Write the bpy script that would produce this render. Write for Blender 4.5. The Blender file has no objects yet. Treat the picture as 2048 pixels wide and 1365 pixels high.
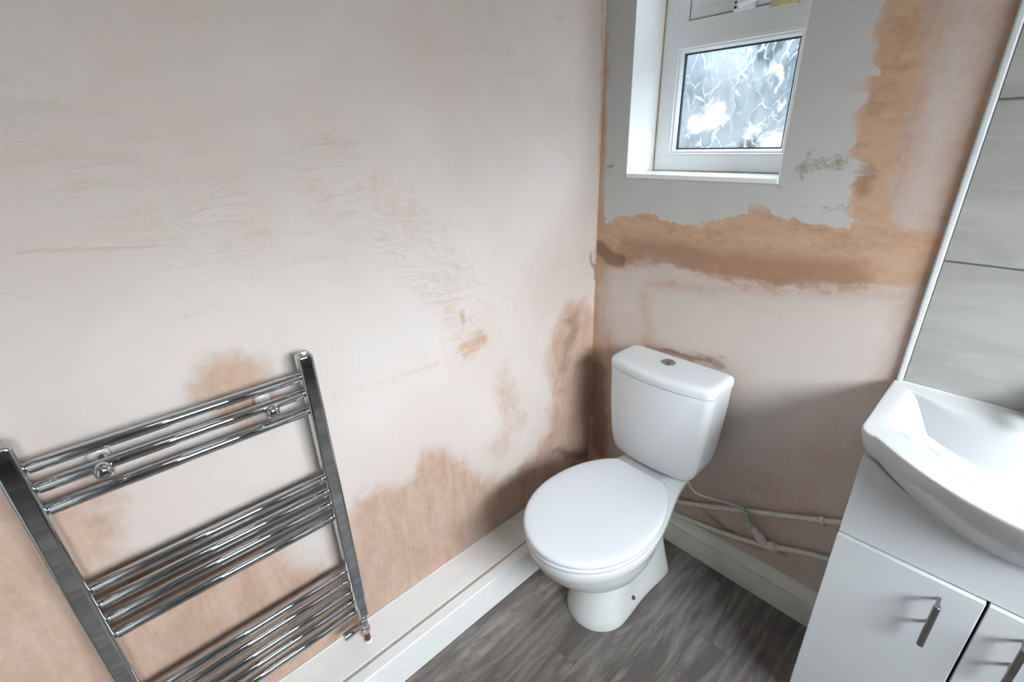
import bpy, bmesh, math, random
import numpy as np
from mathutils import Vector, Matrix

C = bpy.context.scene.collection
sc = bpy.context.scene
random.seed(4)

# ------------------------------------------------------------------ camera
CAM = np.array([1.0152, -1.3254, 1.41])
F_PX = 940.0

def cam_axes(yaw, pitch, roll):
    a, b, c = [math.radians(v) for v in (yaw, pitch, roll)]
    fwd = np.array([math.sin(a)*math.cos(b), math.cos(a)*math.cos(b), -math.sin(b)])
    r0 = np.array([math.cos(a), -math.sin(a), 0.0])
    d0 = np.cross(fwd, r0)
    return math.cos(c)*r0+math.sin(c)*d0, -math.sin(c)*r0+math.cos(c)*d0, fwd

RIGHT, DOWN, FWD = cam_axes(-48.08, 23.33, 1.925)
cam_d = bpy.data.cameras.new('camera')
cam_d.sensor_fit = 'HORIZONTAL'
cam_d.sensor_width = 36.0
cam_d.lens = F_PX/2048*36.0
cam_d.clip_start = 0.02
cam = bpy.data.objects.new('camera', cam_d)
C.objects.link(cam)
m = Matrix.Identity(4)
for i in range(3):
    m[i][0] = RIGHT[i]; m[i][1] = -DOWN[i]; m[i][2] = -FWD[i]; m[i][3] = CAM[i]
cam.matrix_world = m
sc.camera = cam

# ------------------------------------------------------------------ world, lights, exposure
sc.view_settings.view_transform = 'Standard'
sc.view_settings.look = 'None'
sc.view_settings.gamma = 1.0
sc.view_settings.use_curve_mapping = False
sc.view_settings.exposure = -0.30
sc.cycles.use_denoising = True
sc.cycles.max_bounces = 10
sc.cycles.diffuse_bounces = 6
sc.cycles.glossy_bounces = 6
sc.cycles.transparent_max_bounces = 12
sc.cycles.caustics_reflective = False
sc.cycles.caustics_refractive = False

w = bpy.data.worlds.new('overcast_sky')
sc.world = w
w.use_nodes = True
bg = w.node_tree.nodes['Background']
# overcast: bright sky above, dimmer ground below the horizon
_n, _l = w.node_tree.nodes, w.node_tree.links
_tc = _n.new('ShaderNodeTexCoord'); _sp = _n.new('ShaderNodeSeparateXYZ'); _l.new(_tc.outputs['Generated'], _sp.inputs[0])
_mr = _n.new('ShaderNodeMapRange'); _mr.interpolation_type = 'SMOOTHSTEP'; _l.new(_sp.outputs[2], _mr.inputs[0])
_mr.inputs[1].default_value = 0.06; _mr.inputs[2].default_value = 0.45
_mx = _n.new('ShaderNodeMix'); _mx.data_type = 'RGBA'; _l.new(_mr.outputs[0], _mx.inputs[0])
_mx.inputs[6].default_value = (2.1, 2.3, 2.42, 1); _mx.inputs[7].default_value = (37.0, 40.0, 42.5, 1)
_l.new(_mx.outputs[2], bg.inputs['Color'])
bg.inputs['Strength'].default_value = 1.0

def area_light(name, loc, direction, sx, sy, energy, color=(1, 1, 1), portal=False):
    l = bpy.data.lights.new(name, 'AREA')
    l.shape = 'RECTANGLE'; l.size = sx; l.size_y = sy
    l.energy = energy; l.color = color
    if portal: l.cycles.is_portal = True
    o = bpy.data.objects.new(name, l)
    o.location = loc
    o.rotation_euler = Vector(direction).to_track_quat('-Z', 'Y').to_euler()
    C.objects.link(o)
    return o

ROOM_X, ROOM_Y, ROOM_Z = 2.3, -2.5, 2.4
area_light('window_portal', (0.33, 0.27, 1.68), (0, -1, 0), 0.46, 0.80, 1.0, portal=True)
# daylight entering by the second window, in the right wall
area_light('daylight_right', (2.34, -0.93, 1.72), (-1, -0.08, -0.62), 1.18, 0.62, 15.5, (0.95, 0.985, 1.0)).data.spread = math.radians(135)
# added ceiling fill light, a round diffuser out of view
area_light('ceiling_fill_light', (1.35, -1.55, 2.33), (0, 0, -1), 0.32, 0.32, 1.2, (1.0, 0.99, 0.98)).data.shape = 'DISK'

# ------------------------------------------------------------------ pixel -> room helpers (survey of the photograph)
def ray(px, py):
    return RIGHT*((px-1024)/F_PX)+DOWN*((py-682.5)/F_PX)+FWD
def on_x(px, py, x=0.0):
    d = ray(px, py); return CAM+d*((x-CAM[0])/d[0])
def on_y(px, py, y=0.0):
    d = ray(px, py); return CAM+d*((y-CAM[1])/d[1])

# ------------------------------------------------------------------ object helpers
def tag(o, label=None, cat=None, group=None, kind=None):
    if label: o['label'] = label
    if cat: o['category'] = cat
    if group: o['group'] = group
    if kind: o['kind'] = kind
    return o

def empty(name, loc, label, cat, group=None):
    o = bpy.data.objects.new(name, None)
    C.objects.link(o); o.location = loc
    o.empty_display_size = 0.05
    return tag(o, label, cat, group)

def obj(name, bm, mat, parent=None, smooth=True, bevel=None, seg=2, sub=0, angle=35):
    bmesh.ops.recalc_face_normals(bm, faces=bm.faces)
    me = bpy.data.meshes.new(name)
    bm.to_mesh(me); bm.free()
    me.materials.append(mat)
    o = bpy.data.objects.new(name, me)
    C.objects.link(o)
    if parent is not None:
        o.parent = parent
        me.transform(Matrix.Translation(-Vector(world_loc(parent))))
    if bevel:
        b = o.modifiers.new('bevel', 'BEVEL'); b.width = bevel; b.segments = seg
        b.limit_method = 'ANGLE'; b.angle_limit = math.radians(30)
    if sub:
        s = o.modifiers.new('sub', 'SUBSURF'); s.levels = sub; s.render_levels = sub
    if smooth:
        for p in me.polygons: p.use_smooth = True
        if not sub:
            me.set_sharp_from_angle(angle=math.radians(angle))
    return o

def flat_normals(o):
    w_ = o.modifiers.new('weighted', 'WEIGHTED_NORMAL'); w_.keep_sharp = True; w_.weight = 80
    return o

def world_loc(o):
    v = Vector((0, 0, 0))
    while o is not None:
        v += o.location; o = o.parent
    return v

def box(bm, x0, x1, y0, y1, z0, z1):
    vs = [bm.verts.new((x, y, z)) for x in (x0, x1) for y in (y0, y1) for z in (z0, z1)]
    for f in ((0, 1, 3, 2), (4, 6, 7, 5), (0, 4, 5, 1), (2, 3, 7, 6), (0, 2, 6, 4), (1, 5, 7, 3)):
        bm.faces.new([vs[i] for i in f])
    return bm

def cyl(bm, p, q, r, n=24, r2=None, caps=True):
    p, q = Vector(p), Vector(q); r2 = r if r2 is None else r2
    d = (q-p).normalized()
    u = d.orthogonal().normalized(); v = d.cross(u)
    A = [bm.verts.new(p+(u*math.cos(t)+v*math.sin(t))*r) for t in [2*math.pi*k/n for k in range(n)]]
    B = [bm.verts.new(q+(u*math.cos(t)+v*math.sin(t))*r2) for t in [2*math.pi*k/n for k in range(n)]]
    for k in range(n):
        bm.faces.new((A[k], A[(k+1) % n], B[(k+1) % n], B[k]))
    if caps:
        bm.faces.new(A[::-1]); bm.faces.new(B)
    return bm

def lathe(bm, p, d, prof, n=28):
    """prof: (distance along d, radius)"""
    p, d = Vector(p), Vector(d).normalized()
    u = d.orthogonal().normalized(); v = d.cross(u)
    R = []
    for h, r in prof:
        R.append([bm.verts.new(p+d*h+(u*math.cos(t)+v*math.sin(t))*max(r, 1e-5)) for t in [2*math.pi*k/n for k in range(n)]])
    for a, b in zip(R, R[1:]):
        for k in range(n):
            bm.faces.new((a[k], a[(k+1) % n], b[(k+1) % n], b[k]))
    bm.faces.new(R[0][::-1]); bm.faces.new(R[-1])
    return bm

def catmull(pts, n=8):
    P = [Vector(p) for p in pts]; P = [P[0]*2-P[1]]+P+[P[-1]*2-P[-2]]
    out = []
    for i in range(1, len(P)-2):
        a, b, c, d = P[i-1:i+3]
        for k in range(n):
            t = k/n
            out.append(0.5*((2*b)+(c-a)*t+(2*a-5*b+4*c-d)*t*t+(3*b-a-3*c+d)*t**3))
    out.append(P[-2])
    return out

def tube(bm, pts, r, n=14, radii=None):
    pts = [Vector(p) for p in pts]
    up = Vector((0.13, 0.21, 1)).normalized()
    rings = []
    for i, p in enumerate(pts):
        d = (pts[min(i+1, len(pts)-1)]-pts[max(i-1, 0)]).normalized()
        u = (up-d*up.dot(d)).normalized(); v = d.cross(u); up = u
        rr = radii[i] if radii else r
        rings.append([bm.verts.new(p+(u*math.cos(t)+v*math.sin(t))*rr) for t in [2*math.pi*k/n for k in range(n)]])
    for a, b in zip(rings, rings[1:]):
        for k in range(n):
            bm.faces.new((a[k], a[(k+1) % n], b[(k+1) % n], b[k]))
    bm.faces.new(rings[0][::-1]); bm.faces.new(rings[-1])
    return bm

def loft(bm, rings, cap0=True, cap1=True):
    R = [[bm.verts.new(p) for p in r] for r in rings]
    n = len(R[0])
    for a, b in zip(R, R[1:]):
        for k in range(n):
            bm.faces.new((a[k], a[(k+1) % n], b[(k+1) % n], b[k]))
    for flag, r in ((cap0, R[0]), (cap1, R[-1])):
        if flag:
            c = Vector((0, 0, 0))
            for v in r: c += v.co
            c = bm.verts.new(c/n)
            for k in range(n):
                bm.faces.new((r[k], r[(k+1) % n], c))
    return bm

def prism(bm, poly, axis, a, b):
    """extrude a 2D polygon along 'x' or 'y'"""
    def mk(u, v, t): return (t, u, v) if axis == 'x' else (u, t, v)
    A = [bm.verts.new(mk(u, v, a)) for u, v in poly]
    B = [bm.verts.new(mk(u, v, b)) for u, v in poly]
    n = len(poly)
    for k in range(n):
        bm.faces.new((A[k], A[(k+1) % n], B[(k+1) % n], B[k]))
    bm.faces.new(A[::-1]); bm.faces.new(B)
    return bm

# ------------------------------------------------------------------ materials
def lin(r, g, b):
    f = lambda c: (c/255/12.92) if c/255 <= 0.04045 else ((c/255+0.055)/1.055)**2.4
    return (f(r), f(g), f(b), 1.0)

class NT:
    def __init__(s, name):
        s.mat = bpy.data.materials.new(name); s.mat.use_nodes = True
        s.t = s.mat.node_tree; s.n = s.t.nodes; s.l = s.t.links
        s.b = s.n['Principled BSDF']; s.out = s.n['Material Output']
    def put(s, sock, v):
        if hasattr(v, 'is_linked') or isinstance(v, bpy.types.NodeSocket): s.l.new(v, sock)
        elif v is not None: sock.default_value = v
    def math(s, op, a, b=None, c=None, clamp=False):
        n = s.n.new('ShaderNodeMath'); n.operation = op; n.use_clamp = clamp
        for i, v in enumerate((a, b, c)):
            if v is not None: s.put(n.inputs[i], v)
        return n.outputs[0]
    def coord(s): return s.n.new('ShaderNodeTexCoord').outputs['Object']
    def geo(s): return s.n.new('ShaderNodeNewGeometry').outputs['Position']
    def mapping(s, vec, scale=(1, 1, 1), rot=(0, 0, 0), loc=(0, 0, 0)):
        n = s.n.new('ShaderNodeMapping'); s.l.new(vec, n.inputs['Vector'])
        n.inputs['Scale'].default_value = scale; n.inputs['Rotation'].default_value = rot; n.inputs['Location'].default_value = loc
        return n.outputs[0]
    def noise(s, vec, scale, detail=4, rough=0.55, dist=0.0):
        n = s.n.new('ShaderNodeTexNoise'); s.l.new(vec, n.inputs['Vector'])
        n.inputs['Scale'].default_value = scale; n.inputs['Detail'].default_value = detail
        n.inputs['Roughness'].default_value = rough; n.inputs['Distortion'].default_value = dist
        return n.outputs['Fac']
    def ramp(s, fac, a, b, lo=0.0, hi=1.0):
        n = s.n.new('ShaderNodeMapRange'); n.interpolation_type = 'SMOOTHSTEP'
        s.put(n.inputs[0], fac)
        for i, v in enumerate((a, b, lo, hi)): n.inputs[i+1].default_value = v
        return n.outputs[0]
    def mix(s, fac, a, b, mode='MIX'):
        n = s.n.new('ShaderNodeMix'); n.data_type = 'RGBA'; n.blend_type = mode
        s.put(n.inputs[0], fac); s.put(n.inputs[6], a); s.put(n.inputs[7], b)
        return n.outputs[2]
    def bump(s, h, strength, dist=0.01):
        n = s.n.new('ShaderNodeBump'); s.put(n.inputs['Height'], h)
        n.inputs['Strength'].default_value = strength; n.inputs['Distance'].default_value = dist
        s.l.new(n.outputs[0], s.b.inputs['Normal']); return n.outputs[0]
    def attr(s, name):
        n = s.n.new('ShaderNodeAttribute'); n.attribute_name = name
        q = s.n.new('ShaderNodeSeparateColor'); s.l.new(n.outputs['Color'], q.inputs[0])
        return q.outputs[0], q.outputs[1], q.outputs[2]
    def sep(s, v):
        n = s.n.new('ShaderNodeSeparateXYZ'); s.l.new(v, n.inputs[0]); return n.outputs

def plain(name, col, rough=0.5, metal=0.0, var=0.03, bump=0.0, scale=30, coat=0.0, spec=0.5):
    s = NT(name)
    co = s.geo(); f = s.noise(co, scale, 3)
    c2 = tuple(min(1, c*(1-var*2)) for c in col[:3])+(1,)
    s.put(s.b.inputs['Base Color'], s.mix(s.ramp(f, 0.3, 0.7), col, c2))
    s.b.inputs['Roughness'].default_value = rough; s.b.inputs['Metallic'].default_value = metal
    s.b.inputs['Coat Weight'].default_value = coat; s.b.inputs['Coat Roughness'].default_value = 0.03
    s.b.inputs['Specular IOR Level'].default_value = spec
    if bump: s.bump(s.noise(co, scale*3, 3), bump, 0.001)
    return s.mat

M = {}
M['ceramic'] = plain('glazed_ceramic', lin(213, 216, 218), 0.07, var=0.005, scale=4)
M['ceramic_old'] = plain('glazed_ceramic_warm', lin(214, 217, 216), 0.12, var=0.01, scale=6)
M['seat'] = plain('seat_plastic', lin(217, 221, 227), 0.10, var=0.003, scale=4)
M['gloss_white'] = plain('white_gloss_paint', lin(236, 237, 236), 0.28, var=0.02, bump=0.06, scale=18)
M['skirt'] = plain('old_white_gloss_paint', lin(214, 212, 203), 0.35, var=0.05, bump=0.10, scale=14)
M['cabinet'] = plain('white_gloss_board', lin(213, 217, 220), 0.22, var=0.004, scale=5)
M['upvc'] = plain('white_upvc', lin(236, 238, 238), 0.28, var=0.012, scale=9)
M['chrome'] = plain('chrome', (0.60, 0.615, 0.63, 1), 0.045, 1.0, var=0.01, scale=20)
M['steel'] = plain('brushed_steel', (0.36, 0.34, 0.345, 1), 0.28, 1.0, var=0.06, scale=60)
M['nickel'] = plain('nickel_plug', lin(196, 188, 172), 0.3, 0.9, var=0.04)
M['black'] = plain('dark_gap', lin(28, 26, 28), 0.8, var=0.05)
M['gasket'] = plain('black_rubber', lin(52, 56, 58), 0.55, var=0.05)
M['pipe'] = plain('painted_pipe', lin(212, 208, 198), 0.38, var=0.06, bump=0.2, scale=40)
M['braid'] = plain('braided_hose', lin(186, 186, 176), 0.42, 0.25, var=0.2, bump=0.6, scale=220)
M['copper'] = plain('copper', lin(120, 70, 52), 0.4, 0.8, var=0.1)
M['caulk'] = plain('silicone_sealant', lin(214, 216, 216), 0.45, var=0.05)
M['trim'] = plain('plastic_tile_trim', lin(214, 219, 222), 0.3, var=0.03, scale=10)
M['clear_plug'] = plain('pale_plastic', lin(200, 196, 190), 0.2, var=0.02)
M['cream'] = plain('cream_plastic', lin(222, 214, 168), 0.5, var=0.06)
M['rust'] = plain('rusty_screw', lin(105, 84, 58), 0.6, 0.3, var=0.3, scale=200)
M['ceiling'] = plain('ceiling_paint', lin(205, 206, 206), 0.8, var=0.02)
M['far_wall'] = plain('grey_wall_paint', lin(138, 140, 142), 0.6, var=0.03, scale=5)
M['plain_plaster'] = plain('bare_plaster', lin(205, 190, 180), 0.8, var=0.05, scale=5)
s = NT('fill_lamp_diffuser'); s.b.inputs['Emission Color'].default_value = (1, 0.96, 0.92, 1)
s.b.inputs['Emission Strength'].default_value = 2.0; M['lamp'] = s.mat  # glowing face of the added ceiling fill lamp

# bare plaster with damp patches; the stain masks, with some painted shade, are stored on the mesh in wall coordinates
def plaster(name):
    s = NT(name)
    co = s.geo()
    damp, ochre, dark = s.attr('stain_shade')
    paint, trowel, brown = s.attr('finish')
    mold, dirt, pale_lit = s.attr('extra')
    big = s.noise(co, 2.3, 5, 0.6, 0.6)
    mid = s.noise(co, 9, 6, 0.65, 0.4)
    fine = s.noise(co, 45, 6, 0.7, 0.2)
    vfine = s.noise(co, 160, 4, 0.7)
    streak = s.noise(s.mapping(co, (14, 14, 4)), 1.6, 6, 0.7, 0.5)
    sweep = s.noise(s.mapping(co, (3.0, 5.0, 17), (0.80, 0, 0)), 1.5, 4, 0.55, 1.6)
    base = s.mix(s.ramp(big, 0.32, 0.68), lin(198, 186, 178), lin(191, 176, 166))  # darker base: the back wall's weaker light is put into the colour
    base = s.mix(s.math('MULTIPLY', s.ramp(mid, 0.5, 0.75), 0.35), base, lin(204, 194, 188))
    base = s.mix(s.math('MULTIPLY', pale_lit, 0.92), base, s.mix(s.ramp(big, 0.35, 0.65), lin(212, 205, 200), lin(208, 197, 190)))
    t = s.math('MULTIPLY', trowel, s.ramp(s.math('ADD', s.math('MULTIPLY', sweep, 0.6), s.math('MULTIPLY', fine, 0.4)), 0.50, 0.62))
    base = s.mix(s.math('MULTIPLY', t, 0.62), base, lin(203, 179, 159))
    def edge(mask, amp, wd, nz=None):
        nn = s.math('SUBTRACT', nz if nz is not None else s.math('ADD', s.math('MULTIPLY', mid, 0.6), s.math('MULTIPLY', fine, 0.4)), 0.5)
        return s.ramp(s.math('ADD', mask, s.math('MULTIPLY', nn, amp)), 0.5-wd, 0.5+wd)
    # damp, pinkish brown
    dcol = s.mix(s.ramp(streak, 0.35, 0.7), lin(172, 137, 114), lin(193, 164, 144))
    dcol = s.mix(s.math('MULTIPLY', s.ramp(fine, 0.55, 0.75), 0.4), dcol, lin(206, 184, 170))
    soft = s.math('ADD', s.math('MULTIPLY', streak, 0.18), s.math('ADD', s.math('MULTIPLY', mid, 0.42), s.math('MULTIPLY', fine, 0.40)))
    dk = s.math('MULTIPLY', edge(damp, 2.0, 0.45, soft), s.ramp(soft, 0.38, 0.62, 0.70, 0.95))
    col = s.mix(dk, base, dcol)
    # grey white paint patch round the window
    pcol = s.mix(s.ramp(mid, 0.4, 0.7), lin(189, 189, 187), lin(195, 192, 188))
    grain = s.math('ADD', s.math('MULTIPLY', s.noise(s.mapping(co, (8, 1, 22)), 2.2, 6, 0.7, 0.6), 0.6), s.math('MULTIPLY', fine, 0.4))
    # ochre skim
    band = s.noise(s.mapping(co, (3.5, 1, 9)), 1.7, 5, 0.6, 0.8)
    ocol = s.mix(s.ramp(grain, 0.34, 0.66), lin(164, 123, 92), lin(198, 160, 128))
    ocol = s.mix(s.math('MULTIPLY', s.ramp(band, 0.42, 0.62), 0.55), ocol, lin(202, 168, 138))
    ocol = s.mix(s.math('MULTIPLY', s.ramp(mid, 0.35, 0.65), 0.55), ocol, lin(190, 156, 130))
    col = s.mix(s.math('MULTIPLY', edge(ochre, 1.5, 0.22, grain), 0.92), col, ocol)
    col = s.mix(edge(paint, 1.5, 0.05), col, pcol)
    # brown blotches inside the ochre band
    col = s.mix(s.math('MULTIPLY', edge(brown, 2.8, 0.34, s.math('ADD', s.math('MULTIPLY', grain, 0.5), s.math('MULTIPLY', band, 0.5))), 0.66), col, lin(142, 100, 76))
    col = s.mix(s.math('MULTIPLY', edge(dark, 0.7, 0.34), 0.75), col, lin(112, 84, 74))  # dark spots, plus corner shade put into the colour
    # mould specks and dirt
    sp = s.math('ADD', s.math('MULTIPLY', vfine, 0.45), s.math('MULTIPLY', fine, 0.55))
    col = s.mix(s.math('MULTIPLY', s.ramp(s.math('ADD', mold, s.math('MULTIPLY', s.math('SUBTRACT', sp, 0.5), 2.6)), 0.55, 0.95), 0.75), col, lin(138, 126, 98))
    col = s.mix(s.math('MULTIPLY', edge(dirt, 1.2, 0.25), 0.6), col, lin(176, 150, 120))
    s.put(s.b.inputs['Base Color'], col)
    rg = s.math('SUBTRACT', 0.72, s.math('MULTIPLY', paint, 0.12))
    s.put(s.b.inputs['Roughness'], rg)
    h = s.math('ADD', s.math('MULTIPLY', mid, 0.30), s.math('MULTIPLY', s.math('MULTIPLY', s.ramp(sweep, 0.36, 0.66), trowel), 0.95))
    h = s.math('ADD', h, s.math('MULTIPLY', vfine, 0.03))
    s.bump(h, 0.35, 0.010)
    return s.mat
M['plaster'] = plaster('bare_plaster_with_damp')

# grey wood-look vinyl planks, 100 mm wide, running along y
s = NT('grey_wood_vinyl')
x, y, z = s.sep(s.geo())
u = s.math('DIVIDE', s.math('SUBTRACT', x, 0.06), 0.1)
ix = s.math('FLOOR', u); fx = s.math('FRACT', s.math('ADD', u, 20.0))
yy = s.math('ADD', s.math('SUBTRACT', y, s.math('MULTIPLY', s.math('SUBTRACT', ix, 3.0), 0.782)), 20.63)
iy = s.math('FLOOR', yy); fy = s.math('FRACT', yy)
cmb = s.n.new('ShaderNodeCombineXYZ'); s.put(cmb.inputs[0], ix); s.put(cmb.inputs[1], iy)
wn = s.n.new('ShaderNodeTexWhiteNoise'); wn.noise_dimensions = '3D'; s.l.new(cmb.outputs[0], wn.inputs['Vector'])
rnd = wn.outputs['Value']
gv = s.n.new('ShaderNodeCombineXYZ')
s.put(gv.inputs[0], s.math('ADD', x, s.math('MULTIPLY', rnd, 7.0))); s.put(gv.inputs[1], s.math('ADD', y, s.math('MULTIPLY', rnd, 13.0)))
gr = s.noise(s.mapping(gv.outputs[0], (11, 2.0, 1)), 1.5, 7, 0.66, 1.5)
gr2 = s.noise(s.mapping(gv.outputs[0], (120, 7, 1)), 1.0, 5, 0.6, 0.3)
wv = s.n.new('ShaderNodeTexWave'); wv.wave_type = 'BANDS'; wv.bands_direction = 'X'
s.l.new(s.mapping(gv.outputs[0], (7, 1.7, 1)), wv.inputs['Vector'])
wv.inputs['Scale'].default_value = 1.5; wv.inputs['Distortion'].default_value = 7; wv.inputs['Detail'].default_value = 3; wv.inputs['Detail Scale'].default_value = 1.2
col = s.mix(s.ramp(gr, 0.34, 0.66), lin(92, 87, 84), lin(122, 117, 113))
col = s.mix(s.math('MULTIPLY', s.ramp(gr2, 0.42, 0.62), 0.25), col, lin(112, 106, 102))
col = s.mix(s.math('MULTIPLY', s.math('MULTIPLY', wv.outputs['Fac'], s.ramp(gr, 0.4, 0.6)), 0.45), col, lin(150, 145, 141))
br = s.mix(s.ramp(rnd, 0.0, 1.0), (0.74, 0.74, 0.74, 1), (1.14, 1.13, 1.12, 1))
col = s.mix(1.0, col, br, 'MULTIPLY')
ex = s.math('MINIMUM', fx, s.math('SUBTRACT', 1.0, fx)); ey = s.math('MULTIPLY', s.math('MINIMUM', fy, s.math('SUBTRACT', 1.0, fy)), 10.0)
e = s.math('MINIMUM', ex, ey)
col = s.mix(s.ramp(e, 0.0, 0.014, 0.6, 0.0), col, lin(66, 62, 60))
s.put(s.b.inputs['Base Color'], col)
s.b.inputs['Roughness'].default_value = 0.52
s.b.inputs['Specular IOR Level'].default_value = 0.35
s.bump(s.math('ADD', s.math('MULTIPLY', gr2, 0.4), s.ramp(e, 0, 0.02)), 0.18, 0.002)
M['vinyl'] = s.mat

# grey stone-look wall tile
s = NT('grey_stone_tile')
co = s.geo()
a = s.noise(s.mapping(co, (5, 1, 26)), 1.3, 7, 0.62, 0.7)
b2 = s.noise(s.mapping(co, (2, 1, 7)), 1.2, 4, 0.6, 0.4)
col = s.mix(s.ramp(b2, 0.35, 0.65), lin(152, 151, 147), lin(168, 167, 163))
col = s.mix(s.math('MULTIPLY', s.ramp(a, 0.52, 0.75), 0.25), col, lin(200, 199, 195))
col = s.mix(s.math('MULTIPLY', s.ramp(a, 0.46, 0.30), 0.4), col, lin(150, 148, 143))
s.put(s.b.inputs['Base Color'], col); s.b.inputs['Roughness'].default_value = 0.42
s.bump(a, 0.08, 0.003)
M['tile'] = s.mat
M['grout'] = plain('grey_grout', lin(118, 120, 120), 0.85, var=0.05, bump=0.2, scale=60)

# textured obscure glass
s = NT('obscure_glass')
co = s.geo()
n1 = s.noise(s.mapping(co, (1, 1, 0.6)), 15, 3, 0.55, 1.0)
n2 = s.noise(s.mapping(co, (1, 1, 0.7)), 8, 4, 0.6, 0.8)
wrp = s.n.new('ShaderNodeTexNoise'); s.l.new(co, wrp.inputs['Vector']); wrp.inputs['Scale'].default_value = 22; wrp.inputs['Detail'].default_value = 3
va = s.n.new('ShaderNodeVectorMath'); va.operation = 'MULTIPLY_ADD'; s.l.new(wrp.outputs['Color'], va.inputs[0]); va.inputs[1].default_value = (0.05, 0.05, 0.05); s.l.new(co, va.inputs[2])
vo = s.n.new('ShaderNodeTexVoronoi'); vo.feature = 'DISTANCE_TO_EDGE'; s.l.new(s.mapping(va.outputs[0], (1, 0.001, 0.5)), vo.inputs['Vector']); vo.inputs['Scale'].default_value = 30
crk = s.ramp(vo.outputs['Distance'], 0.0, 0.07, 1.0, 0.0)
crd = s.math('MULTIPLY', s.ramp(vo.outputs['Distance'], 0.05, 0.16, 1.0, 0.0), s.ramp(n1, 0.45, 0.6))
tr = s.n.new('ShaderNodeBsdfTransparent')
tint = s.mix(s.ramp(n2, 0.38, 0.60), (0.36, 0.42, 0.46, 1), (0.50, 0.54, 0.57, 1))
tint = s.mix(s.ramp(s.noise(s.mapping(co, (1, 1, 1), loc=(3.3, 0, 1.7)), 5.0, 4, 0.6, 0.6), 0.60, 0.66), tint, (0.22, 0.25, 0.26, 1))
tint = s.mix(s.math('MULTIPLY', crd, 0.35), tint, (0.25, 0.28, 0.30, 1))
tint = s.mix(s.math('MULTIPLY', crk, s.ramp(n1, 0.35, 0.6)), tint, (0.72, 0.74, 0.75, 1))  # ridge lines lightened in the tint as glints of sky
tint = s.mix(s.ramp(s.noise(s.mapping(co, (1, 1, 0.8), loc=(0.4, 0, 0.2)), 7.5, 6, 0.72, 0.5), 0.57, 0.63), tint, (0.75, 0.75, 0.75, 1))  # blown bright patches painted into the tint as sky highlights
s.put(tr.inputs[0], tint)
tl = s.n.new('ShaderNodeBsdfTranslucent'); tl.inputs[0].default_value = (0.6, 0.63, 0.66, 1)
gl = s.n.new('ShaderNodeBsdfGlossy'); gl.inputs['Roughness'].default_value = 0.08; gl.inputs[0].default_value = (1, 1, 1, 1)
bp = s.n.new('ShaderNodeBump'); s.l.new(n1, bp.inputs['Height']); bp.inputs['Strength'].default_value = 0.7; bp.inputs['Distance'].default_value = 0.01
s.l.new(bp.outputs[0], gl.inputs['Normal']); s.l.new(bp.outputs[0], tl.inputs['Normal'])
m1 = s.n.new('ShaderNodeMixShader'); m1.inputs[0].default_value = 0.035
s.l.new(tr.outputs[0], m1.inputs[1]); s.l.new(tl.outputs[0], m1.inputs[2])
m2 = s.n.new('ShaderNodeMixShader'); m2.inputs[0].default_value = 0.06
s.l.new(m1.outputs[0], m2.inputs[1]); s.l.new(gl.outputs[0], m2.inputs[2])
s.l.new(m2.outputs[0], s.out.inputs['Surface'])
M['glass'] = s.mat

# ------------------------------------------------------------------ room shell
WX0, WX1, WZ0, WZ1, WD = 0.104, 0.555, 1.285, 2.08, 0.15   # window opening in the back wall

def vnoise(x, y, scale, seed=0):
    rs = np.random.RandomState(seed); T = rs.rand(256, 256)
    x = x*scale+37.3; y = y*scale+91.7
    xi = np.floor(x).astype(int); yi = np.floor(y).astype(int)
    fx = x-xi; fy = y-yi
    fx = fx*fx*(3-2*fx); fy = fy*fy*(3-2*fy)
    g = lambda i, j: T[i % 256, j % 256]
    return (g(xi, yi)*(1-fx)+g(xi+1, yi)*fx)*(1-fy)+(g(xi, yi+1)*(1-fx)+g(xi+1, yi+1)*fx)*fy

def fbm(x, y, s, seed=0):
    return sum(vnoise(x, y, s*2**k, seed+k)*0.5**(k+1) for k in range(4))/0.9375

def seg_dist(U, V, a, b):
    ax, ay = a; bx, by = b
    dx, dy = bx-ax, by-ay; L = dx*dx+dy*dy+1e-12
    t = np.clip(((U-ax)*dx+(V-ay)*dy)/L, 0, 1)
    return np.hypot(U-(ax+t*dx), V-(ay+t*dy))

def poly_mask(U, V, P, soft):
    """0.5 on the outline, 1 inside, 0 outside, over +-soft metres"""
    d = np.full(U.shape, 1e9); ins = np.zeros(U.shape, bool)
    for (a, b) in zip(P, P[1:]+P[:1]):
        d = np.minimum(d, seg_dist(U, V, a, b))
        cond = (a[1] > V) != (b[1] > V)
        with np.errstate(divide='ignore', invalid='ignore'):
            xx = (b[0]-a[0])*(V-a[1])/(b[1]-a[1]+1e-12)+a[0]
        ins ^= cond & (U < xx)
    return np.clip(0.5+np.where(ins, d, -d)/(2*soft), 0, 1)

def line_mask(U, V, P, r, soft, peak=1.0):
    d = np.full(U.shape, 1e9)
    if len(P) == 1: d = np.hypot(U-P[0][0], V-P[0][1])
    for a, b in zip(P, P[1:]): d = np.minimum(d, seg_dist(U, V, a, b))
    return np.clip((r+soft-d)/soft, 0, 1)*peak

def set_attr(me, name, cols):
    at = me.color_attributes.new(name, 'FLOAT_COLOR', 'POINT')
    buf = np.ones((len(me.vertices), 4), np.float32)
    for i, c in enumerate(cols): buf[:, i] = c
    at.data.foreach_set('color', buf.ravel())

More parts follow.
